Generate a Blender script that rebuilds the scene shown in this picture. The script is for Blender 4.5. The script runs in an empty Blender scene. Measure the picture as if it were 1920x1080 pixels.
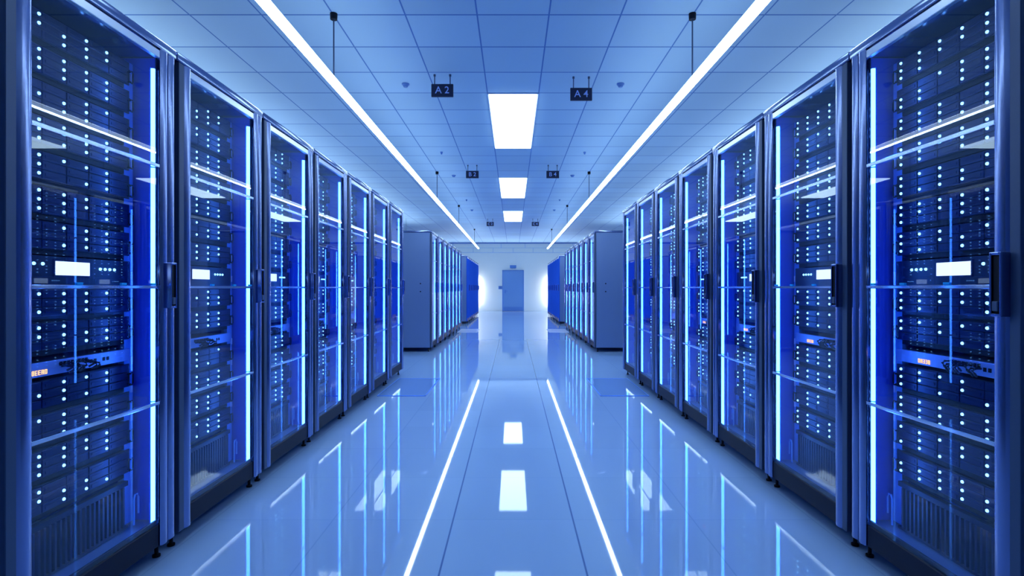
import bpy, bmesh, math, random
from mathutils import Vector, Matrix

scene = bpy.context.scene
C = scene.collection

# ---------------------------------------------------------------- camera, world, exposure
EYE = 1.16
cam_d = bpy.data.cameras.new('camera'); cam = bpy.data.objects.new('camera', cam_d); C.objects.link(cam)
cam.location = (0.0, 0.0, EYE); cam.rotation_euler = (math.radians(90), 0, 0)
cam_d.sensor_width = 36.0; cam_d.lens = 36.0 * 1011 / 1920; cam_d.shift_x = -2 / 1920
cam_d.clip_start = 0.02; cam_d.clip_end = 200
scene.camera = cam
scene.view_settings.view_transform = 'Standard'
scene.view_settings.look = 'None'
scene.view_settings.gamma = 1.0
scene.view_settings.use_curve_mapping = False
scene.view_settings.exposure = 0.0
w = bpy.data.worlds.new('world'); scene.world = w; w.use_nodes = True
w.node_tree.nodes['Background'].inputs[0].default_value = (0.08, 0.2, 0.6, 1)
w.node_tree.nodes['Background'].inputs[1].default_value = 0.1
scene.cycles.max_bounces = 10
scene.cycles.transparent_max_bounces = 24
scene.cycles.glossy_bounces = 5
scene.cycles.sample_clamp_indirect = 6.0
scene.cycles.use_denoising = True

TUBE = ((0.60, 0.80, 1.0), 3.2)         # suspended line lights: side skin, bottom diffuser, upward slot
TUBE_DOWN = ((0.60, 0.80, 1.0), 32.0)
TUBE_UP = ((0.60, 0.80, 1.0), 13.0)
PANEL = ((0.58, 0.80, 1.0), 6.5)       # flush ceiling panels
STRIP = ((0.07, 0.30, 1.0), 16.0)       # blue strips in the cabinets
FILL_WALLTUBE = ((0.94, 0.97, 1.0), 90.0)  # added tubes, hidden by the far rows, that whiten the end wall
FILL_UPLIGHT = ((0.64, 0.80, 0.94), 9.5)    # unseen troughs added over the side aisles as ceiling fill

# ---------------------------------------------------------------- materials
def new_mat(name):
    m = bpy.data.materials.new(name); m.use_nodes = True
    nt = m.node_tree; nt.nodes.clear()
    out = nt.nodes.new('ShaderNodeOutputMaterial')
    return m, nt, out

def pbr(name, col, rough=0.5, metal=0.0, noise=0.0, nscale=8.0, spec=0.5, bump=0.0, coat=0.0, stretch=(1, 1, 1)):
    m, nt, out = new_mat(name)
    b = nt.nodes.new('ShaderNodeBsdfPrincipled')
    b.inputs['Base Color'].default_value = (*col, 1)
    b.inputs['Roughness'].default_value = rough
    b.inputs['Metallic'].default_value = metal
    b.inputs['Specular IOR Level'].default_value = spec
    b.inputs['Coat Weight'].default_value = coat
    b.inputs['Coat Roughness'].default_value = 0.08
    if noise or bump:
        tc = nt.nodes.new('ShaderNodeTexCoord'); mp = nt.nodes.new('ShaderNodeMapping')
        mp.inputs['Scale'].default_value = stretch
        n = nt.nodes.new('ShaderNodeTexNoise'); n.inputs['Scale'].default_value = nscale
        nt.links.new(tc.outputs['Object'], mp.inputs['Vector']); nt.links.new(mp.outputs[0], n.inputs['Vector'])
        if noise:
            mr = nt.nodes.new('ShaderNodeMapRange')
            mr.inputs['To Min'].default_value = max(0.02, rough - noise); mr.inputs['To Max'].default_value = rough + noise
            nt.links.new(n.outputs['Fac'], mr.inputs['Value']); nt.links.new(mr.outputs[0], b.inputs['Roughness'])
        if bump:
            bp = nt.nodes.new('ShaderNodeBump'); bp.inputs['Strength'].default_value = bump; bp.inputs['Distance'].default_value = 0.002
            nt.links.new(n.outputs['Fac'], bp.inputs['Height']); nt.links.new(bp.outputs[0], b.inputs['Normal'])
    nt.links.new(b.outputs[0], out.inputs[0])
    return m

def emit(name, col, s, sampled=True):
    m, nt, out = new_mat(name)
    e = nt.nodes.new('ShaderNodeEmission'); e.inputs[0].default_value = (*col, 1); e.inputs[1].default_value = s
    nt.links.new(e.outputs[0], out.inputs[0])
    m.cycles.emission_sampling = 'AUTO' if sampled else 'NONE'
    return m

def glass(name, tint=(0.82, 0.9, 1.0), ior=1.42):
    m, nt, out = new_mat(name)
    g = nt.nodes.new('ShaderNodeNewGeometry')
    mx = nt.nodes.new('ShaderNodeMapRange'); mx.inputs['To Min'].default_value = ior; mx.inputs['To Max'].default_value = 1 / ior
    nt.links.new(g.outputs['Backfacing'], mx.inputs['Value'])
    fr = nt.nodes.new('ShaderNodeFresnel'); nt.links.new(mx.outputs[0], fr.inputs['IOR'])
    tr = nt.nodes.new('ShaderNodeBsdfTransparent'); tr.inputs[0].default_value = (*tint, 1)
    gl = nt.nodes.new('ShaderNodeBsdfGlossy'); gl.inputs['Roughness'].default_value = 0.0
    gl.inputs[0].default_value = (1, 1, 1, 1)
    mix = nt.nodes.new('ShaderNodeMixShader')
    nt.links.new(fr.outputs[0], mix.inputs[0]); nt.links.new(tr.outputs[0], mix.inputs[1]); nt.links.new(gl.outputs[0], mix.inputs[2])
    nt.links.new(mix.outputs[0], out.inputs[0])
    return m

def grid_mat(name, base, line, half_x, half_y, rough, bump=0.0, spec=0.5, line_y=None, centre=None, coat=0.0, vary=0.04, ior=1.42):
    """0.6 m square tiles with joints at 0.3 + 0.6 k, varied a little tile by tile"""
    m, nt, out = new_mat(name)
    N, L = nt.nodes, nt.links
    tc = N.new('ShaderNodeTexCoord'); sp = N.new('ShaderNodeSeparateXYZ'); L.new(tc.outputs['Object'], sp.inputs[0])
    def mth(op, a, b=None):
        n = N.new('ShaderNodeMath'); n.operation = op
        for i, v in enumerate((a, b)):
            if v is None: continue
            if isinstance(v, (int, float)): n.inputs[i].default_value = v
            else: L.new(v, n.inputs[i])
        return n.outputs[0]
    def dist(axis):
        u = mth('DIVIDE', mth('ADD', sp.outputs[axis], 0.3), 0.6)
        fr = mth('FRACT', u)
        return mth('MULTIPLY', mth('MINIMUM', fr, mth('SUBTRACT', 1.0, fr)), 0.6), mth('FLOOR', u)
    dx, ix = dist(0); dy, iy = dist(1)
    lx = mth('LESS_THAN', dx, half_x); ly = mth('LESS_THAN', dy, half_y)
    wn = N.new('ShaderNodeTexWhiteNoise'); wn.noise_dimensions = '2D'
    cb = N.new('ShaderNodeCombineXYZ'); L.new(ix, cb.inputs[0]); L.new(iy, cb.inputs[1]); L.new(cb.outputs[0], wn.inputs['Vector'])
    hsv = N.new('ShaderNodeHueSaturation'); hsv.inputs['Color'].default_value = (*base, 1)
    mr = N.new('ShaderNodeMapRange'); mr.inputs['To Min'].default_value = 1 - vary; mr.inputs['To Max'].default_value = 1 + vary
    L.new(wn.outputs['Value'], mr.inputs['Value']); L.new(mr.outputs[0], hsv.inputs['Value'])
    m1 = N.new('ShaderNodeMix'); m1.data_type = 'RGBA'; L.new(lx, m1.inputs[0]); L.new(hsv.outputs[0], m1.inputs[6]); m1.inputs[7].default_value = (*line, 1)
    m2 = N.new('ShaderNodeMix'); m2.data_type = 'RGBA'; L.new(ly, m2.inputs[0]); L.new(m1.outputs[2], m2.inputs[6]); m2.inputs[7].default_value = (*(line_y or line), 1)
    if centre:   # the two joints that edge the walkway are wider and darker
        ax = mth('ABSOLUTE', mth('SUBTRACT', mth('ABSOLUTE', sp.outputs[0]), 0.3))
        m3 = N.new('ShaderNodeMix'); m3.data_type = 'RGBA'; L.new(mth('LESS_THAN', ax, 0.004), m3.inputs[0]); L.new(m2.outputs[2], m3.inputs[6]); m3.inputs[7].default_value = (*centre, 1)
        m2 = m3
    b = N.new('ShaderNodeBsdfPrincipled'); b.inputs['Roughness'].default_value = rough
    b.inputs['Specular IOR Level'].default_value = spec; b.inputs['IOR'].default_value = ior
    L.new(m2.outputs[2], b.inputs['Base Color'])
    L.new(b.outputs[0], out.inputs[0])
    return m

M = {}
M['ceiling'] = grid_mat('ceiling_tiles', (0.44, 0.63, 0.79), (0.12, 0.24, 0.54), 0.0065, 0.009, 0.7, spec=0.1)
M['floor'] = grid_mat('polished_floor', (0.31, 0.47, 0.74), (0.25, 0.40, 0.67), 0.003, 0.0018, 0.03, spec=1.0, line_y=(0.25, 0.40, 0.68), centre=(0.08, 0.16, 0.40), vary=0.02)
M['wall'] = pbr('wall_paint', (0.90, 0.90, 0.84), 0.35, spec=0.4)
M['sidewall'] = pbr('side_wall_paint', (0.35, 0.52, 0.88), 0.5, spec=0.3)
M['trim'] = pbr('joint_trim', (0.10, 0.2, 0.5), 0.5)
M['joint'] = pbr('panel_joint', (0.35, 0.5, 0.8), 0.5)
M['body'] = pbr('cabinet_paint', (0.20, 0.29, 0.50), 0.36, metal=0.5)
M['plinth'] = pbr('plinth_paint', (0.005, 0.010, 0.032), 0.5, spec=0.2)
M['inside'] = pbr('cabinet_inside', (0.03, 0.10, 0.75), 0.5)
M['black'] = pbr('black_plastic', (0.003, 0.004, 0.010), 0.45, spec=0.2)
M['post'] = pbr('brushed_post', (0.23, 0.29, 0.52), 0.2, metal=1.0)
M['cover'] = pbr('cover_metal', (0.20, 0.26, 0.45), 0.16, metal=0.9)
M['slate'] = pbr('slate_edge', (0.05, 0.085, 0.17), 0.45, metal=0.3)
M['header'] = pbr('pale_metal', (0.92, 0.95, 1.0), 0.28, metal=0.85)
M['bar'] = pbr('bar_metal', (0.80, 0.86, 1.0), 0.08, metal=1.0)
M['server'] = pbr('server_face', (0.004, 0.009, 0.042), 0.4, metal=0.3)
M['bay'] = pbr('drive_face', (0.006, 0.014, 0.075), 0.30, metal=0.4)
M['rail'] = pbr('rail_metal', (0.22, 0.46, 0.95), 0.4, metal=0.3)
M['silver'] = pbr('silver_face', (0.30, 0.40, 0.75), 0.4, metal=0.4)
M['cable'] = pbr('cable_black', (0.006, 0.008, 0.02), 0.4)
M['clip'] = pbr('cyan_clip', (0.02, 0.40, 0.9), 0.8, spec=0.1)
M['fin'] = pbr('vent_fin', (0.01, 0.022, 0.075), 0.4, metal=0.4)
M['glass'] = glass('door_glass')
M['tube'] = emit('tube_glow', *TUBE)
M['tube_down'] = emit('tube_down_glow', *TUBE_DOWN)
M['tube_up'] = emit('tube_up_glow', *TUBE_UP)
M['panel'] = emit('panel_glow', *PANEL)
M['strip'] = emit('strip_glow', *STRIP)
M['fill_walltube'] = emit('fill_wall_tube_glow', *FILL_WALLTUBE)
M['led'] = emit('led_glow', (0.25, 0.62, 1.0), 4.5, False)
M['led2'] = emit('led_glow_dim', (0.08, 0.35, 1.0), 1.6, False)
M['screen'] = emit('screen_glow', (0.72, 0.86, 1.0), 2.0, False)
M['orange'] = emit('orange_digits', (1.0, 0.42, 0.16), 3.0, False)
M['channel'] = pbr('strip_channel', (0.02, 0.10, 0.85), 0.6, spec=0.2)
M['bluepanel'] = pbr('blue_door_panel', (0.03, 0.12, 0.60), 0.7, spec=0.0)
M['uplight'] = emit('fill_uplight_glow', *FILL_UPLIGHT)
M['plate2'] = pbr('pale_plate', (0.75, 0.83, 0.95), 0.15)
M['glint'] = pbr('rail_glint', (0.75, 0.7, 1.0), 0.4)  # pale colour imitates reflections along the mounting rail
M['door'] = pbr('door_paint', (0.22, 0.38, 0.68), 0.12, spec=0.5)
M['sign'] = pbr('sign_board', (0.006, 0.012, 0.05), 0.5)
M['letter'] = pbr('sign_letter', (0.40, 0.55, 0.95), 0.5)
M['grey'] = pbr('blue_grey', (0.12, 0.26, 0.6), 0.5)
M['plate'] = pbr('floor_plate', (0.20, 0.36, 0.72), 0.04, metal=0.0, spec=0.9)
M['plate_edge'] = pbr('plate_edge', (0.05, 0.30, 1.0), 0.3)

# ---------------------------------------------------------------- mesh helpers
class MB:
    """collects shapes in cabinet coordinates (along the row, into the cabinet, up); side mirrors them to world"""
    def __init__(s, side=None): s.bm = bmesh.new(); s.side = side
    def p(s, a, b, z):
        return Vector((s.side * b, a, z)) if s.side else Vector((a, b, z))
    def box(s, a0, a1, b0, b1, z0, z1, bev=0.0, seg=1):
        vs = [s.bm.verts.new(s.p(a, b, z)) for a in (a0, a1) for b in (b0, b1) for z in (z0, z1)]
        q = [(0, 1, 3, 2), (4, 6, 7, 5), (0, 4, 5, 1), (2, 3, 7, 6), (0, 2, 6, 4), (1, 5, 7, 3)]
        fs = [s.bm.faces.new([vs[i] for i in f]) for f in q]
        if bev:
            es = list({e for f in fs for e in f.edges})
            bmesh.ops.bevel(s.bm, geom=es, offset=bev, segments=seg, affect='EDGES', profile=0.5)
        return s
    def prism(s, pts, z0, z1):
        lo = [s.bm.verts.new(s.p(a, b, z0)) for a, b in pts]; hi = [s.bm.verts.new(s.p(a, b, z1)) for a, b in pts]
        n = len(pts)
        for i in range(n): s.bm.faces.new([lo[i], lo[(i + 1) % n], hi[(i + 1) % n], hi[i]])
        s.bm.faces.new(lo); s.bm.faces.new(hi)
        return s
    def tube(s, path, r, n=8, closed=False, cap=True):
        P = [s.p(*q) for q in path]; rings = []; k = len(P)
        for i in range(k):
            a = P[(i - 1) % k] if (closed or i > 0) else P[i]; b = P[(i + 1) % k] if (closed or i < k - 1) else P[i]
            t = (b - a).normalized(); u = t.orthogonal().normalized()
            ref = Vector((0, 0, 1)) if abs(t.z) < 0.9 else Vector((0, 1, 0))
            u = (ref - t * ref.dot(t)).normalized(); v = t.cross(u)
            rings.append([s.bm.verts.new(P[i] + (u * math.cos(2 * math.pi * j / n) + v * math.sin(2 * math.pi * j / n)) * r) for j in range(n)])
        m = k if closed else k - 1
        for i in range(m):
            A, B = rings[i], rings[(i + 1) % k]
            best = min(range(n), key=lambda o: (A[0].co - B[o].co).length)
            for j in range(n): s.bm.faces.new([A[j], A[(j + 1) % n], B[(j + 1 + best) % n], B[(j + best) % n]])
        if cap and not closed:
            s.bm.faces.new(rings[0]); s.bm.faces.new(rings[-1])
        return s
    def cyl(s, c, r, z0, z1, n=20, r2=None):
        a, b = c
        r2 = r if r2 is None else r2
        lo = [s.bm.verts.new(s.p(a + r * math.cos(2 * math.pi * j / n), b + r * math.sin(2 * math.pi * j / n), z0)) for j in range(n)]
        hi = [s.bm.verts.new(s.p(a + r2 * math.cos(2 * math.pi * j / n), b + r2 * math.sin(2 * math.pi * j / n), z1)) for j in range(n)]
        for j in range(n): s.bm.faces.new([lo[j], lo[(j + 1) % n], hi[(j + 1) % n], hi[j]])
        s.bm.faces.new(lo); s.bm.faces.new(hi)
        return s
    def mesh(s, name, mats, smooth=False):
        bmesh.ops.recalc_face_normals(s.bm, faces=s.bm.faces)
        me = bpy.data.meshes.new(name); s.bm.to_mesh(me); s.bm.free()
        for m in (mats if isinstance(mats, (list, tuple)) else [mats]): me.materials.append(m)
        if smooth:
            for p in me.polygons: p.use_smooth = True
        return me

def link(name, me, parent=None, loc=(0, 0, 0)):
    o = bpy.data.objects.new(name, me); C.objects.link(o); o.location = loc
    if parent is not None: o.parent = parent
    return o
def tag(o, label, cat, group=None, kind=None):
    if label: o['label'] = label
    if cat: o['category'] = cat
    if group: o['group'] = group
    if kind: o['kind'] = kind
    return o
def thing(name, label, cat, loc, group=None):
    o = bpy.data.objects.new(name, None); C.objects.link(o); o.location = loc; o.empty_display_size = 0.05
    return tag(o, label, cat, group)
def struct(name, me, loc=(0, 0, 0), parent=None):
    o = link(name, me, parent, loc)
    if parent is None: o['kind'] = 'structure'
    return o
ORD = ['nearest', 'second', 'third', 'fourth', 'fifth', 'sixth', 'farthest']
NTH = ['top', 'second', 'third', 'fourth', 'fifth', 'sixth', 'seventh', 'eighth', 'ninth', 'tenth', 'eleventh', 'twelfth', 'lowest']
SIDE = {-1: 'left', 1: 'right'}

# ---------------------------------------------------------------- the room
CEIL = EYE + 2.28
Y0R, Y1R, XR = -3.3, 27.0, 7.2
struct('floor', MB().box(-XR, XR, Y0R, Y1R + 0.2, -0.2, 0).mesh('floor', M['floor']))
# ceiling slab: openings are not needed, panels sit just under it
struct('ceiling', MB().box(-XR, XR, Y0R, Y1R + 0.2, CEIL, CEIL + 0.2).mesh('ceiling', M['ceiling']))
struct('wall_end', MB().box(-XR, XR, Y1R, Y1R + 0.2, 0, CEIL).mesh('wall_end', M['wall']))
struct('wall_rear', MB().box(-XR, XR, Y0R - 0.2, Y0R, 0, CEIL).mesh('wall_rear', M['sidewall']))
struct('wall_left', MB().box(-XR - 0.2, -XR, Y0R, Y1R, 0, CEIL).mesh('wall_left', M['sidewall']))
struct('wall_right', MB().box(XR, XR + 0.2, Y0R, Y1R, 0, CEIL).mesh('wall_right', M['sidewall']))
struct('trim_1', MB().box(-XR, XR, Y1R - 0.05, Y1R, CEIL - 0.06, CEIL - 0.005, 0.008).mesh('trim', M['trim']))
mb = MB().box(-XR, XR, Y1R - 0.012, Y1R, 2.92, 2.935).box(-XR, XR, Y1R - 0.012, Y1R, 3.16, 3.17)
for k in range(-5, 6): mb.box(1.2 * k + 0.6 - 0.008, 1.2 * k + 0.6 + 0.008, Y1R - 0.012, Y1R, 3.17, 3.38)
for k in range(-5, 6): mb.box(1.0 * k - 0.007, 1.0 * k + 0.007, Y1R - 0.012, Y1R, 2.935, 3.16)
struct('trim_2', mb.mesh('panel_joints', M['joint']))
struct('baseboard_end', MB().box(-XR, -0.53, Y1R - 0.015, Y1R, 0, 0.07).box(0.53, XR, Y1R - 0.015, Y1R, 0, 0.07).mesh('baseboard', M['wall']))
# end door
dr = struct('door_1', MB().box(-0.505, 0.505, Y1R - 0.05, Y1R, 0.005, 2.02, 0.004).mesh('door_leaf', M['door']))
link('door_frame', MB().box(-0.54, -0.505, Y1R - 0.06, Y1R, 0, 2.055).box(0.505, 0.54, Y1R - 0.06, Y1R, 0, 2.055)
     .box(-0.54, 0.54, Y1R - 0.06, Y1R, 2.02, 2.055).mesh('door_frame', M['grey']), dr)
link('kick_plate', MB().box(-0.48, 0.48, Y1R - 0.054, Y1R - 0.049, 0.02, 0.22).mesh('kick_plate', M['grey']), dr)
link('door_handle', MB().box(-0.43, -0.36, Y1R - 0.06, Y1R - 0.049, 0.9, 1.06, 0.004).tube([(-0.40, Y1R - 0.06, 1.0), (-0.40, Y1R - 0.11, 1.0), (-0.27, Y1R - 0.11, 1.0)], 0.012)
     .mesh('door_handle', M['grey']), dr)
s = thing('exit_sign', 'small blue-grey sign box mounted above the far door', 'sign', (0, Y1R, 2.16))
link('sign_box', MB().box(-0.16, 0.16, -0.06, 0, 0, 0.14, 0.01, 2).mesh('exit_sign', M['grey']), s)
link('mounting_plate', MB().box(-0.13, 0.13, -0.012, 0, -0.02, 0.02).mesh('exit_plate', M['trim']), s)
s = thing('access_panel', 'small blue card reader box on the wall left of the far door', 'card reader', (-0.64, Y1R, 1.10))
link('casing', MB().box(-0.09, 0.09, -0.05, 0, 0, 0.16, 0.012, 2).mesh('reader', M['grey']), s)
link('keypad', MB().box(-0.05, 0.05, -0.056, -0.048, 0.03, 0.12).mesh('keypad', M['trim']), s)

# hidden vertical tubes added behind the far rows to brighten the end wall
for sd in (-1, 1):
  for wx, wn in ((1.84, 'nearest the door'), (2.4, 'second from the door'), (3.05, 'third from the door')):
    t = thing('fill_wall_light', 'added vertical white light tube on the end wall, %s on the %s' % (wn, SIDE[sd]), 'fill light', (sd * wx, Y1R, 0.35), 'added tubes on the end wall')
    link('light_tube', MB().box(-0.03, 0.03, -0.09, -0.03, 0.03, 1.3, 0.012, 2).mesh('fill_wall_tube', M['fill_walltube']), t)
    link('bracket', MB().box(-0.022, 0.022, -0.03, 0, 0.0, 1.33).mesh('fill_wall_tube_back', M['header']), t)

# ceiling panels (4 tiles long) in the middle aisle and over the side aisles
def panel_light(x, y, lab, grp):
    t = thing('ceiling_panel_light', lab, 'ceiling light', (x, y, CEIL), grp)
    link('diffuser', ME_DIFF, t); link('frame', ME_PFR, t)
ME_DIFF = MB().box(-0.285, 0.285, 0.015, 2.385, -0.032, -0.004).mesh('diffuser', M['panel'])
mb = MB().box(-0.30, -0.285, 0, 2.4, -0.016, 0).box(0.285, 0.30, 0, 2.4, -0.016, 0).box(-0.285, 0.285, 0, 0.015, -0.016, 0).box(-0.285, 0.285, 2.385, 2.4, -0.016, 0)
ME_PFR = mb.mesh('panel_frame', M['header'])
for y, nm in ((1.5, 'above the camera, mirrored in the floor'), (6.3, 'nearest of the three in view'), (11.1, 'middle of the three in view'), (15.9, 'farthest of the three in view')):
    panel_light(0, y, 'long white ceiling panel light over the aisle, ' + nm, 'panel lights over the middle aisle')
    if y > 2:
        for sd in (-1, 1):
            panel_light(sd * 4.5, y, 'white ceiling panel over the %s side aisle, mirrored in rack glass, %s' % (SIDE[sd], nm.split(' of')[0]), 'panel lights over the side aisles')

# suspended line lights
rods = [(4.48, 10.57), (14.83, 20.80)]
for sd in (-1, 1):
    for k, (ya, yb) in enumerate(((2.26, 12.70), (12.84, 23.3))):
        t = thing('suspended_line_light', '%s straight white line light hung along the %s side of the aisle' % (('nearer', 'farther')[k], SIDE[sd]), 'line light', (sd * 1.49, ya, EYE + 1.695), 'suspended line lights')
        L_ = yb - ya
        link('light_tube', MB().box(-0.03, 0.03, 0, L_, 0, 0.04, 0.005, 2).mesh('line_tube', M['tube']), t)
        link('bottom_diffuser', MB().box(-0.028, 0.028, 0.005, L_ - 0.005, -0.002, -0.0004).mesh('down_diffuser', M['tube_down']), t)
        link('upward_diffuser', MB().box(-0.026, -0.009, 0.01, L_ - 0.01, 0.0404, 0.042).box(0.009, 0.026, 0.01, L_ - 0.01, 0.0404, 0.042).mesh('up_diffuser', M['tube_up']), t)
        link('housing', MB().box(-0.007, 0.007, 0.01, L_ - 0.01, 0.04, 0.052).mesh('line_housing', M['header']), t)
        for r in rods[k]:
            top = CEIL - (EYE + 1.695)
            link('suspension_rod', MB().tube([(0, r - ya, 0.045), (0, r - ya, top - 0.03)], 0.006).mesh('rod', M['slate']), t)
            link('ceiling_cup', MB().cyl((0, r - ya), 0.028, top - 0.05, top, r2=0.03).mesh('cup', M['black']), t)

# hanging aisle signs
def text_mesh(s, size, name, mat, depth=0.002):
    cu = bpy.data.curves.new('lettering', 'FONT'); cu.body = s; cu.size = size; cu.extrude = depth; cu.align_x = 'CENTER'; cu.align_y = 'CENTER'
    cu.offset = size * 0.004
    o = bpy.data.objects.new('lettering_source', cu); C.objects.link(o)
    dg = bpy.context.evaluated_depsgraph_get(); dg.update()
    me = bpy.data.meshes.new_from_object(o.evaluated_get(dg)); me.name = name
    bpy.data.objects.remove(o); me.materials.clear(); me.materials.append(mat)
    me.transform(Matrix.Rotation(math.radians(90), 4, 'X'))
    return me
where = {'A': 'nearest pair', 'B': 'middle pair', 'C': 'farthest pair'}
for row, y in (('A', 5.80), ('B', 10.0), ('C', 17.8)):
    for sd, num in ((-1, '2'), (1, '4')):
        x = sd * 0.755 if sd < 0 else 0.735
        top = {'A': 2.176 if sd < 0 else 2.158, 'B': 2.172, 'C': 2.18}[row] + EYE
        if row == 'A': ty = 5.76 if sd < 0 else 5.82
        else: ty = y
        t = thing('aisle_sign', 'dark hanging aisle sign on the %s, one of the %s, white characters' % (SIDE[sd], where[row]), 'sign', (x, ty, top), 'hanging aisle signs')
        link('sign_board', MB().box(-0.117, 0.117, -0.012, 0.012, -0.136, 0, 0.003).mesh('sign_board', M['sign']), t)
        link('lettering', text_mesh(row + ' ' + num, 0.105, 'lettering', M['letter']), t, (0, -0.0135, -0.069))
        for rx in (-0.083, 0.083):
            link('hanger_rod', MB().tube([(rx, 0, -0.003), (rx, 0, CEIL - top - 0.01)], 0.0055).cyl((rx, 0), 0.012, CEIL - top - 0.02, CEIL - top, 12).mesh('hanger', M['slate']), t)

# ceiling detectors and sprinklers
fixt = [(4.0, 'smoke_detector'), (6.02, 'smoke_detector'), (9.04, 'sprinkler'), (10.9, 'smoke_detector'), (13.9, 'sprinkler'), (15.7, 'smoke_detector')]
dist_w = ['just above the picture edge', 'nearest to the camera', 'beyond the nearest panel light', 'level with the middle panel light', 'between the middle and far panel lights', 'level with the far panel light']
for i, (y, kd) in enumerate(fixt):
    for sd in (-1, 1):
        t = thing(kd, 'small round ceiling %s on the %s, %s' % (kd.replace('_', ' '), SIDE[sd], dist_w[i]), kd.replace('_', ' '), (sd * 1.2, y, CEIL), 'ceiling %ss' % kd.replace('_', ' '))
        r = 0.042 if kd == 'smoke_detector' else 0.022
        link('base', MB().cyl((0, 0), r, -0.012, 0).mesh('det_base', M['grey']), t)
        link('sensor_head', MB().cyl((0, 0), r * 0.5, -0.04, -0.012, r2=r * 0.8).mesh('det_head', M['grey']), t)

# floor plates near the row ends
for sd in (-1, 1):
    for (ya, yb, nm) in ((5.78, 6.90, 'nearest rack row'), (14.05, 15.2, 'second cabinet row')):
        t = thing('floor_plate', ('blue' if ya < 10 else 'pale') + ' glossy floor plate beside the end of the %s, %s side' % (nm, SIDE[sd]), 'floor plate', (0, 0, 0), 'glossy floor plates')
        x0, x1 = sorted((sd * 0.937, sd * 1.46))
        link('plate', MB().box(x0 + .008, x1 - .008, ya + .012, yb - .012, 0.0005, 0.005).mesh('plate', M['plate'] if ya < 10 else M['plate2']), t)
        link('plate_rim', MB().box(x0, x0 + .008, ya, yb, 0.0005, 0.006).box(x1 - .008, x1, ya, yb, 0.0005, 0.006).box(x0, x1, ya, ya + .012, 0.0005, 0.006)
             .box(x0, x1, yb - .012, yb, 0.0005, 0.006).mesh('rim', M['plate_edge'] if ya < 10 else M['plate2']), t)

# ---------------------------------------------------------------- cabinets
W = 0.818            # pitch along the row
XF = 1.48            # front plane
Z0, Z1 = 0.077, 2.205
DEPTH = 1.08
IN0, IN1 = 0.10, 0.703   # door opening

def post_profile(a0, a1, flip):
    """rounded metallic column of the post; flip=True puts its outer edge at the far side"""
    w_ = a1 - a0; fl = 0.036; pts = [(fl + 0.001, 0.03), (fl + 0.001, 0.004)]
    n = 10
    for i in range(n + 1):
        t = i / n; a = fl + 0.004 + (w_ - fl - 0.004) * t
        pts.append((a, 0.002 - 0.0075 * math.sin(math.pi * t) ** 0.8))
    pts.append((w_, 0.018)); pts.append((w_ * 0.8, 0.03))
    if flip: pts = [(w_ - a, b) for a, b in pts]
    return [(a0 + a, b) for a, b in pts]
def edge_box(m, a0, a1, flip):
    x0, x1 = (a1 - 0.036, a1) if flip else (a0, a0 + 0.036)
    return m.box(x0, x1, 0.0, 0.03, Z0, Z1 - 0.043, 0.002)

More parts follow.
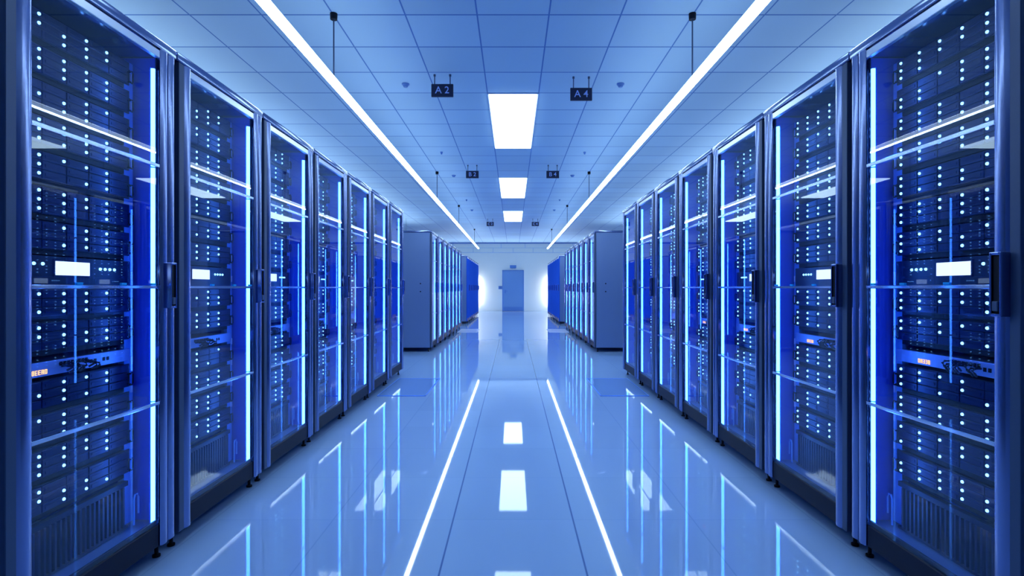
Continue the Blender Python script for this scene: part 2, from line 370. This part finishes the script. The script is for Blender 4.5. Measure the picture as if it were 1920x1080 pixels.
def rack_meshes(side, kind):
    R = {}
    m = MB(side)
    m.box(0.006, 0.026, 0.031, DEPTH, Z0, Z1 - 0.02).box(W - 0.026, W - 0.006, 0.031, DEPTH, Z0, Z1 - 0.02)
    m.box(0.026, W - 0.026, DEPTH - 0.02, DEPTH, Z0, Z1 - 0.02)
    m.box(0.026, W - 0.026, 0.031, DEPTH - 0.02, Z0, Z0 + 0.07)
    R['cabinet_body'] = m.mesh('cabinet_body', M['body'])
    m = MB(side).box(0.004, W - 0.004, 0.0, DEPTH + 0.004, Z1 - 0.042, Z1, 0.006, 2)
    R['top_cover'] = m.mesh('top_cover', M['cover'])
    # lining: side walls seen from inside
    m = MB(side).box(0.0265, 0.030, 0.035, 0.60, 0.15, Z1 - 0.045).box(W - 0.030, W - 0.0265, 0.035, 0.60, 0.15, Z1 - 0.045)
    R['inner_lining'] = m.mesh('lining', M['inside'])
    R['plain_post_a'] = MB(side).box(0.012, IN0, 0.0, 0.03, Z0, Z1 - 0.043, 0.002).mesh('front_post', M['bluepanel']); R['plain_post_b'] = MB(side).box(IN1, W - 0.018, 0.0, 0.03, Z0, Z1 - 0.043, 0.002).mesh('front_post', M['bluepanel'])
    R['front_post_a'] = MB(side).prism(post_profile(0.012, IN0, False), Z0, Z1 - 0.043).mesh('front_post', M['post'], False)
    a0, a1 = IN1, W - 0.018; mid = a0 + 0.052
    pts = [(a0 + 0.012, 0.03), (a0, 0.010)]
    pts += [(a0 + (mid - a0 - 0.003) * t / 8, 0.002 - 0.0075 * math.sin(math.pi * t / 8) ** 0.8) for t in range(9)]
    pts += [(mid - 0.001, 0.006), (mid + 0.001, 0.006)]
    pts += [(mid + 0.003 + (a1 - mid - 0.003) * t / 8, 0.002 - 0.005 * math.sin(math.pi * t / 8) ** 0.8) for t in range(9)]
    pts += [(a1, 0.03)]
    R['front_post_b'] = MB(side).prism(pts, Z0, Z1 - 0.043).mesh('front_post', M['post'])
    R['edge_trim_a'] = edge_box(MB(side), 0.012, IN0, False).mesh('edge_trim', M['slate'])
    R['plinth'] = MB(side).box(IN0, IN1, 0.006, 0.031, Z0, 0.168, 0.003).mesh('plinth', M['plinth'])
    m = MB(side)
    for a in (0.05, W - 0.05):
        for b in (0.06, DEPTH - 0.1):
            m.cyl((a, b), 0.022, 0.001, 0.012, 14); m.cyl((a, b), 0.01, 0.012, Z0 + 0.005, 10)
    R['levelling_foot'] = MB(side).cyl((0, 0), 0.016, 0.001, 0.010, 14).cyl((0, 0), 0.008, 0.010, Z0 + 0.002, 10).mesh('foot', M['black'])
    m.bm.free()
    # door
    m = MB(side).box(IN0, IN1, 0.002, 0.022, 2.125, 2.157, 0.002)
    R['door'] = m.mesh('door_header', M['header'])
    R['door_rail'] = MB(side).box(IN0, IN1, 0.0145, 0.026, 0.1685, 0.186, 0.002).mesh('door_rail', M['plinth'])
    R['glass_pane'] = MB(side).box(IN0 + 0.001, IN1 - 0.001, 0.010, 0.014, 0.1685, 2.125).mesh('glass_pane', M['glass'])
    R['door_panel'] = MB(side).box(IN0 + 0.001, IN1 - 0.001, 0.004, 0.014, 0.1685, 2.125).mesh('door_panel', M['bluepanel'])
    for i, (zc, h) in enumerate(((EYE + 0.512, 0.015), (EYE + 0.004, 0.013), (EYE - 0.482, 0.014))):
        m = MB(side).box(IN0, IN1, 0.002, 0.010, zc - h / 2, zc + h / 2, 0.002)
        if i == 1:
            R['bar_clip'] = MB(side).box(-0.014, 0.014, 0.001, 0.0095, zc + h / 2 + 0.0003, zc + h / 2 + 0.009, 0.001).mesh('bar_clip', M['clip'])
        R['cross_bar_%d' % i] = m.mesh('cross_bar', M['bar'])
    # blue light strips on both inner edges, in three lengths each
    for nm, a in (('a', W - 0.726), ('b', 0.726)):
        m = MB(side)
        for z0, z1 in ((0.162, EYE - 0.485), (EYE - 0.478, EYE + 0.0), (EYE + 0.008, EYE + 0.508), (EYE + 0.516, EYE + 0.928)):
            m.tube([(a, 0.045, z0), (a, 0.045, z1)], 0.0092, 12)
        R['light_strip_' + nm] = m.mesh('light_strip', M['strip'])
        sg = 1 if nm == 'b' else -1
        x0, x1 = sorted((a - sg * 0.002, a + sg * 0.018)); x2, x3 = sorted((a + sg * 0.0185, a + sg * 0.021))
        R['strip_channel_' + nm] = MB(side).box(x0, x1, 0.0562, 0.059, 0.15, EYE + 0.935).box(x2, x3, 0.036, 0.059, 0.15, EYE + 0.935).mesh('strip_channel', M['channel'])
    # handle at its own side: far post in the left row, near post in the right row
    ha = W - 0.018 - 0.052 if side < 0 else 0.052 + 0.012
    hz0, hz1 = EYE - 0.086, EYE + 0.108
    m = MB(side)
    m.box(ha - 0.020, ha - 0.014, -0.030, 0.004, hz0, hz1, 0.002).box(ha + 0.014, ha + 0.020, -0.030, 0.004, hz0, hz1, 0.002)
    m.box(ha - 0.014, ha + 0.014, -0.030, 0.004, hz0, hz0 + 0.009, 0.002).box(ha - 0.014, ha + 0.014, -0.030, 0.004, hz1 - 0.009, hz1, 0.002)
    R['handle'] = m.mesh('handle', M['post'])
    R['grip'] = MB(side).box(ha - 0.0135, ha + 0.0135, -0.024, -0.006, hz0 + 0.0095, hz1 - 0.0095, 0.003).mesh('grip', M['black'])
    R['key_latch'] = MB(side).box(ha - 0.010, ha + 0.010, -0.031, -0.0245, hz0 + 0.016, hz0 + 0.046, 0.002).mesh('key_latch', M['slate'])
    # side lock buttons on the outer side panel
    for k_ in ('front_post_a', 'front_post_b', 'top_cover'):
        for p_ in R[k_].polygons: p_.use_smooth = True
        R[k_].set_sharp_from_angle(angle=math.radians(32))
    R['panel_lock'] = MB(side).tube([(0.0065, 0.20, 0), (-0.003, 0.20, 0)], 0.012, 14).mesh('panel_lock', M['black'])
    # mounting rails
    m = MB(side).box(0.71, 0.762, 0.158, 0.175, 0.16, EYE + 0.962).box(0.745, 0.762, 0.175, 0.21, 0.16, EYE + 0.962)
    R['rail_b'] = m.mesh('mounting_rail', M['rail'])
    m = MB(side).box(0.056, 0.108, 0.158, 0.175, 0.16, EYE + 0.962).box(0.056, 0.073, 0.175, 0.21, 0.16, EYE + 0.962)
    R['rail_a'] = m.mesh('mounting_rail', M['rail'])
    R['rail_glint'] = MB(side).box(0.742, 0.752, 0.150, 0.1575, 0, 0.034, 0.001).mesh('rail_glint', M['glint'])
    # vent panel
    m = MB(side).box(0.109, 0.709, 0.165, 0.172, 0.155, 0.345)
    m.box(0.109, 0.709, 0.14, 0.165, 0.33, 0.35).box(0.109, 0.709, 0.14, 0.165, 0.152, 0.162)
    R['vent_panel'] = m.mesh('vent_panel', M['server'])
    m = MB(side)
    for k in range(26):
        a = 0.122 + k * 0.0222
        m.box(a, a + 0.009, 0.138, 0.1645, 0.163, 0.329)
    R['vent_fins'] = m.mesh('vent_fins', M['fin'])
    R['cable_loop'] = MB(side).tube([(0.715, 0.12, 0.16), (0.715, 0.12, 0.27), (0.722, 0.12, 0.285), (0.735, 0.12, 0.285), (0.742, 0.12, 0.27), (0.742, 0.12, 0.2)], 0.004, 6).mesh('cable_loop', M['rail'])
    return R

# server face meshes (shared); a server's origin is the top front corner line of its slot
SH = 0.098
COLS = [0.095 + 0.1025 * k for k in range(6)]
ROWS = [-0.004 - 0.0312 * k for k in range(3)]
def server_meshes(side):
    S = {}
    S['chassis'] = MB(side).box(0.110, 0.708, 0.157, 0.80, -0.1165, -0.0005).mesh('chassis', M['black'])
    S['front_panel'] = MB(side).box(0.088, 0.732, 0.151, 0.1565, -SH, -0.001, 0.001).mesh('front_panel', M['server'])
    S['bay'] = MB(side).box(0.002, 0.1005, 0.0, 0.0055, -0.029, 0.0, 0.0015).box(0.012, 0.070, -0.0015, 0.0, -0.020, -0.010).mesh('drive_bay', M['bay'])
    m = MB(side).box(0.088, 0.732, 0.151, 0.1565, -SH, -0.001, 0.001)
    for a in COLS:
        for z in ROWS: m.box(a + 0.002, a + 0.1005, 0.1445, 0.15, z - 0.029, z, 0.0015)
    S['panel_full'] = m.mesh('front_panel', M['bay'])
    m = MB(side)
    r = 0.0058
    bmesh.ops.create_uvsphere(m.bm, u_segments=10, v_segments=6, radius=r)
    S['led'] = m.mesh('status_light', M['led'], True)
    m = MB(side)
    path = [(0.7225 + dx, 0.138, dz) for dx, dz in ((-0.009, -0.09), (-0.012, -0.084), (-0.012, -0.046), (-0.009, -0.040), (0.009, -0.040), (0.012, -0.046), (0.012, -0.084), (0.009, -0.09))]
    S['pull_handle'] = m.tube(path, 0.0028, 6, closed=True).box(0.720, 0.725, 0.138, 0.151, -0.046, -0.042).box(0.720, 0.725, 0.138, 0.151, -0.088, -0.084).mesh('pull_handle', M['black'])
    m = MB(side)
    path = [(0.0975 + dx, 0.138, dz) for dx, dz in ((-0.009, -0.09), (-0.012, -0.084), (-0.012, -0.046), (-0.009, -0.040), (0.009, -0.040), (0.012, -0.046), (0.012, -0.084), (0.009, -0.09))]
    S['pull_handle_2'] = m.tube(path, 0.0028, 6, closed=True).box(0.095, 0.100, 0.138, 0.151, -0.046, -0.042).box(0.095, 0.100, 0.138, 0.151, -0.088, -0.084).mesh('pull_handle', M['black'])
    # display unit
    S['disp_chassis'] = MB(side).box(0.110, 0.708, 0.157, 0.78, -0.106, -0.002).box(0.088, 0.732, 0.148, 0.1565, -0.106, -0.002, 0.0015).mesh('chassis', M['server'])
    S['screen'] = MB(side).box(0.355, 0.510, 0.144, 0.148, -0.068, -0.018, 0.001).mesh('screen', M['screen'])
    S['screen_frame'] = MB(side).box(0.348, 0.517, 0.1455, 0.1485, -0.075, -0.011, 0.001).mesh('screen_bezel', M['bay'])
    # switch
    flip = side > 0
    f = (lambda a: 0.82 - a) if flip else (lambda a: a)
    def fb(m, a0, a1, *rest): a0, a1 = sorted((f(a0), f(a1))); return m.box(a0, a1, *rest)
    m = MB(side); m.box(0.110, 0.708, 0.157, 0.5, -0.068, -0.022).box(0.088, 0.732, 0.148, 0.1565, -0.070, -0.020, 0.0015)
    S['switch_body'] = m.mesh('switch_body', M['silver'])
    m = MB(side)
    for a in (0.52, 0.54, 0.585, 0.605): fb(m, a - 0.006, a + 0.006, 0.1465, 0.1478, -0.052, -0.038)
    for k in range(8): fb(m, 0.375 + k * 0.0165, 0.387 + k * 0.0165, 0.1465, 0.1478, -0.042, -0.028)
    S['port'] = m.mesh('ports', M['black'])
    cab = []
    rr = random.Random(3)
    for k, (a, up) in enumerate([(0.375, 1), (0.405, 1), (0.44, 1), (0.475, 1), (0.385, 0), (0.40, 0), (0.415, 0), (0.49, 0), (0.505, 0), (0.43, 0)]):
        z = -0.034 if up else -0.044
        e = 0.045 if flip else 0.045
        d = 0.03
        sgn = 1
        m = MB(side).tube([(f(a), 0.147, z), (f(a), 0.125, z), (f(a + 0.008), 0.110, z - 0.006), (f(a + 0.014), 0.112, z - 0.016 if up else z - 0.014), (f(a + 0.006), 0.126, z - 0.026)], 0.0042, 7)
        cab.append(m.mesh('patch_cable', M['cable']))
    S['cables'] = cab
    return S

SEG = {'8': 'abcdefg', 'E': 'adefg', 'A': 'abcefg', '0': 'abcdef', 'F': 'aefg'}
def digits_mesh(side, a0, b, z, txt='8EEA0', h=0.016, wd=0.009):
    m = MB(side); t = 0.0022
    for i, ch in enumerate(txt):
        a = a0 + i * (wd + 0.004)
        P = {'a': (a, a + wd, z + h - t, z + h), 'd': (a, a + wd, z, z + t), 'g': (a, a + wd, z + h / 2 - t / 2, z + h / 2 + t / 2),
             'f': (a, a + t, z + h / 2, z + h), 'e': (a, a + t, z, z + h / 2), 'b': (a + wd - t, a + wd, z + h / 2, z + h), 'c': (a + wd - t, a + wd, z, z + h / 2)}
        for s_ in SEG[ch]:
            p_ = P[s_]; m.box(p_[0], p_[1], b, b + 0.001, p_[2], p_[3])
    return m.mesh('digits', M['orange'])

RM = {sd: rack_meshes(sd, 0) for sd in (-1, 1)}
SM = {sd: server_meshes(sd) for sd in (-1, 1)}
DG = {-1: digits_mesh(-1, 0.262, 0.1465, -0.062), 1: digits_mesh(1, 0.545, 0.1465, -0.062)}

SLOTS = [0.958 - 0.1206 * k for k in range(7)] + [-0.002, -0.119] + [-0.320, -0.438, -0.560, -0.682]

def make_rack(side, y0, label, group, detail, end_near=False):
    R = RM[side]
    t = thing('server_rack', label, 'server rack', (side * XF, y0, 0), group)
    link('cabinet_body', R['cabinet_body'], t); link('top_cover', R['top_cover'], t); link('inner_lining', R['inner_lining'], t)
    far = y0 > 17
    if far: link('front_post', R['plain_post_a'], t); link('front_post', R['plain_post_b'], t)
    else: link('front_post', R['front_post_a'], t); link('front_post', R['front_post_b'], t); link('edge_trim', R['edge_trim_a'], t)
    link('plinth', R['plinth'], t)
    for a in (0.05, W - 0.05):
        for b in (0.06, DEPTH - 0.1): link('levelling_foot', R['levelling_foot'], t, (side * b, a, 0))
    d = link('door', R['door'], t)
    link('bottom_rail', R['door_rail'], d); (link('glass_pane', R['glass_pane'], d) if y0 < 17 else link('door_panel', R['door_panel'], d))
    for i in range(0 if far else 3):
        b = link('cross_bar', R['cross_bar_%d' % i], d)
        if i == 1 and y0 < 3:
            for a in (0.285, 0.495, 0.665): link('bar_clip', R['bar_clip'], t, (0, a, 0))
    link('handle', R['handle'], d); link('grip', R['grip'], d); link('key_latch', R['key_latch'], d)
    for nm in ('' if far else 'ab'):
        c = link('strip_channel', R['strip_channel_' + nm], t); link('light_strip', R['light_strip_' + nm], c)
    ra = link('mounting_rail', R['rail_a'], t); rb = link('mounting_rail', R['rail_b'], t)
    for k in range(14):
        if y0 < 3: link('rail_glint', R['rail_glint'], rb, (0, 0, EYE + 0.88 - 0.1206 * k))
    v = link('vent_panel', R['vent_panel'], t); link('vent_fin', R['vent_fins'], v)
    link('cable_loop', R['cable_loop'], t)
    if end_near:
        for z in (EYE + 0.08, EYE - 0.065): link('panel_lock', R['panel_lock'], t, (0, 0, z))
    return t

def fill_rack(side, y0, idx, detail):
    S = SM[side]; rng = random.Random(100 * idx + (7 if side > 0 else 0) + 11)
    rk = "%s row's %s rack" % (SIDE[side], ORD[idx])
    grp = 'servers in the ' + rk
    for k, zt in enumerate(SLOTS):
        t = thing('rack_server', 'dark server with blue lights, %s slot %sin %s' % (NTH[k], 'from the top ' if 0 < k < 12 else '', rk), 'server', (side * XF, y0, EYE + zt), grp)
        pat = [[rng.random() < 0.8 and not (side < 0 and c == COLS[5]) for c in COLS] for r in ROWS]
        if detail >= 2:
            link('chassis', S['chassis'], t); link('front_panel', S['front_panel'], t)
            link('pull_handle', S['pull_handle'], t); link('pull_handle', S['pull_handle_2'], t)
            for ci, a in enumerate(COLS):
                for ri, z in enumerate(ROWS):
                    b = link('drive_bay', S['bay'], t, (side * 0.1445, a, z))
                    if pat[ri][ci]: link('status_light', S['led'], b, (side * -0.0005, 0.089, -0.0145))
        else:
            link('chassis', S['chassis'], t); link('front_panel', S['panel_full'], t)
            link('pull_handle', S['pull_handle'], t)
            if detail == 1:
                for ci, a in enumerate(COLS):
                    if ci == 0: continue
                    for ri, z in enumerate(ROWS):
                        if pat[ri][ci]: link('status_light', S['led'], t, (side * 0.144, a + 0.089, z - 0.0145))
            else:
                m = MB(side)
                for ci, a in enumerate(COLS):
                    if ci == 0: continue
                    for ri, z in enumerate(ROWS):
                        if pat[ri][ci]: m.box(a + 0.084, a + 0.094, 0.140, 0.1445, z - 0.0195, z - 0.0095)
                link('status_lights', m.mesh('status_lights', M['led']), t)
    t = thing('display_unit', 'rack display unit with bright white screen in %s' % rk, 'display unit', (side * XF, y0, EYE + 0.114), 'display units in the racks')
    link('chassis', S['disp_chassis'], t); f_ = link('screen_frame', S['screen_frame'], t); link('screen', S['screen'], f_)
    for a in (0.565, 0.59, 0.615, 0.64):
        link('indicator_light', S['led'], t, (side * 0.147, a, -0.040))
    for a in (0.27, 0.305):
        link('indicator_light', S['led'], t, (side * 0.147, a, -0.030))
    t = thing('network_switch', 'silver network switch with black cables and orange digits in %s' % rk, 'network switch', (side * XF, y0, EYE - 0.237), 'network switches in the racks')
    link('switch_body', S['switch_body'], t)
    if idx < 4:
        link('port', S['port'], t)
        for c in S['cables']: link('patch_cable', c, t)
        link('digit_display', DG[side], t)

for sd in (-1, 1):  # troughs out of sight, added to brighten the ceiling above the racks
    t = thing('fill_uplight', 'added unseen uplight trough over the %s side aisle behind the racks' % SIDE[sd], 'uplight', (sd * 3.6, -1.0, EYE + 1.42), 'added uplights over the side aisles')
    link('trough', MB().box(-0.11, 0.11, 0, 20, 0, 0.02).box(-0.11, -0.10, 0, 20, 0.02, 0.05).box(0.10, 0.11, 0, 20, 0.02, 0.05).mesh('trough', M['header']), t)
    link('light_tube', MB().box(-0.08, 0.08, 0.03, 19.97, 0.022, 0.045, 0.005, 1).mesh('fill_uplight_tube', M['uplight']), t)
    for k in range(5):
        link('suspension_rod', MB().tube([(0.105, 1 + 4.4 * k, 0.05), (0.105, 1 + 4.4 * k, 0.852)], 0.004, 6).mesh('rod', M['slate']), t)
for sd in (-1, 1):
    for i in range(7):
        y0 = 1.56 + W * i
        det = 2 if i < 2 else (1 if i < 4 else 0)
        make_rack(sd, y0, 'tall glass-door server rack lit blue, %s in the %s front row' % (ORD[i], SIDE[sd]), 'glass-door racks of the %s front row' % SIDE[sd], det)
        fill_rack(sd, y0, i, det)
    for i in range(7):
        make_rack(sd, 9.78 + W * i, 'glass-door server rack in the %s middle block, %s to the camera' % (SIDE[sd], ORD[i]) if i == 0 else
                  'glass-door server rack in the %s middle block, %s along' % (SIDE[sd], ORD[i]), 'racks of the %s middle block' % SIDE[sd], 0, i == 0)
    for i in range(7):
        make_rack(sd, 17.4 + W * i, 'dark blue server rack in the %s far block, %s along' % (SIDE[sd], ORD[i]), 'racks of the %s far block' % SIDE[sd], 0, i == 0)
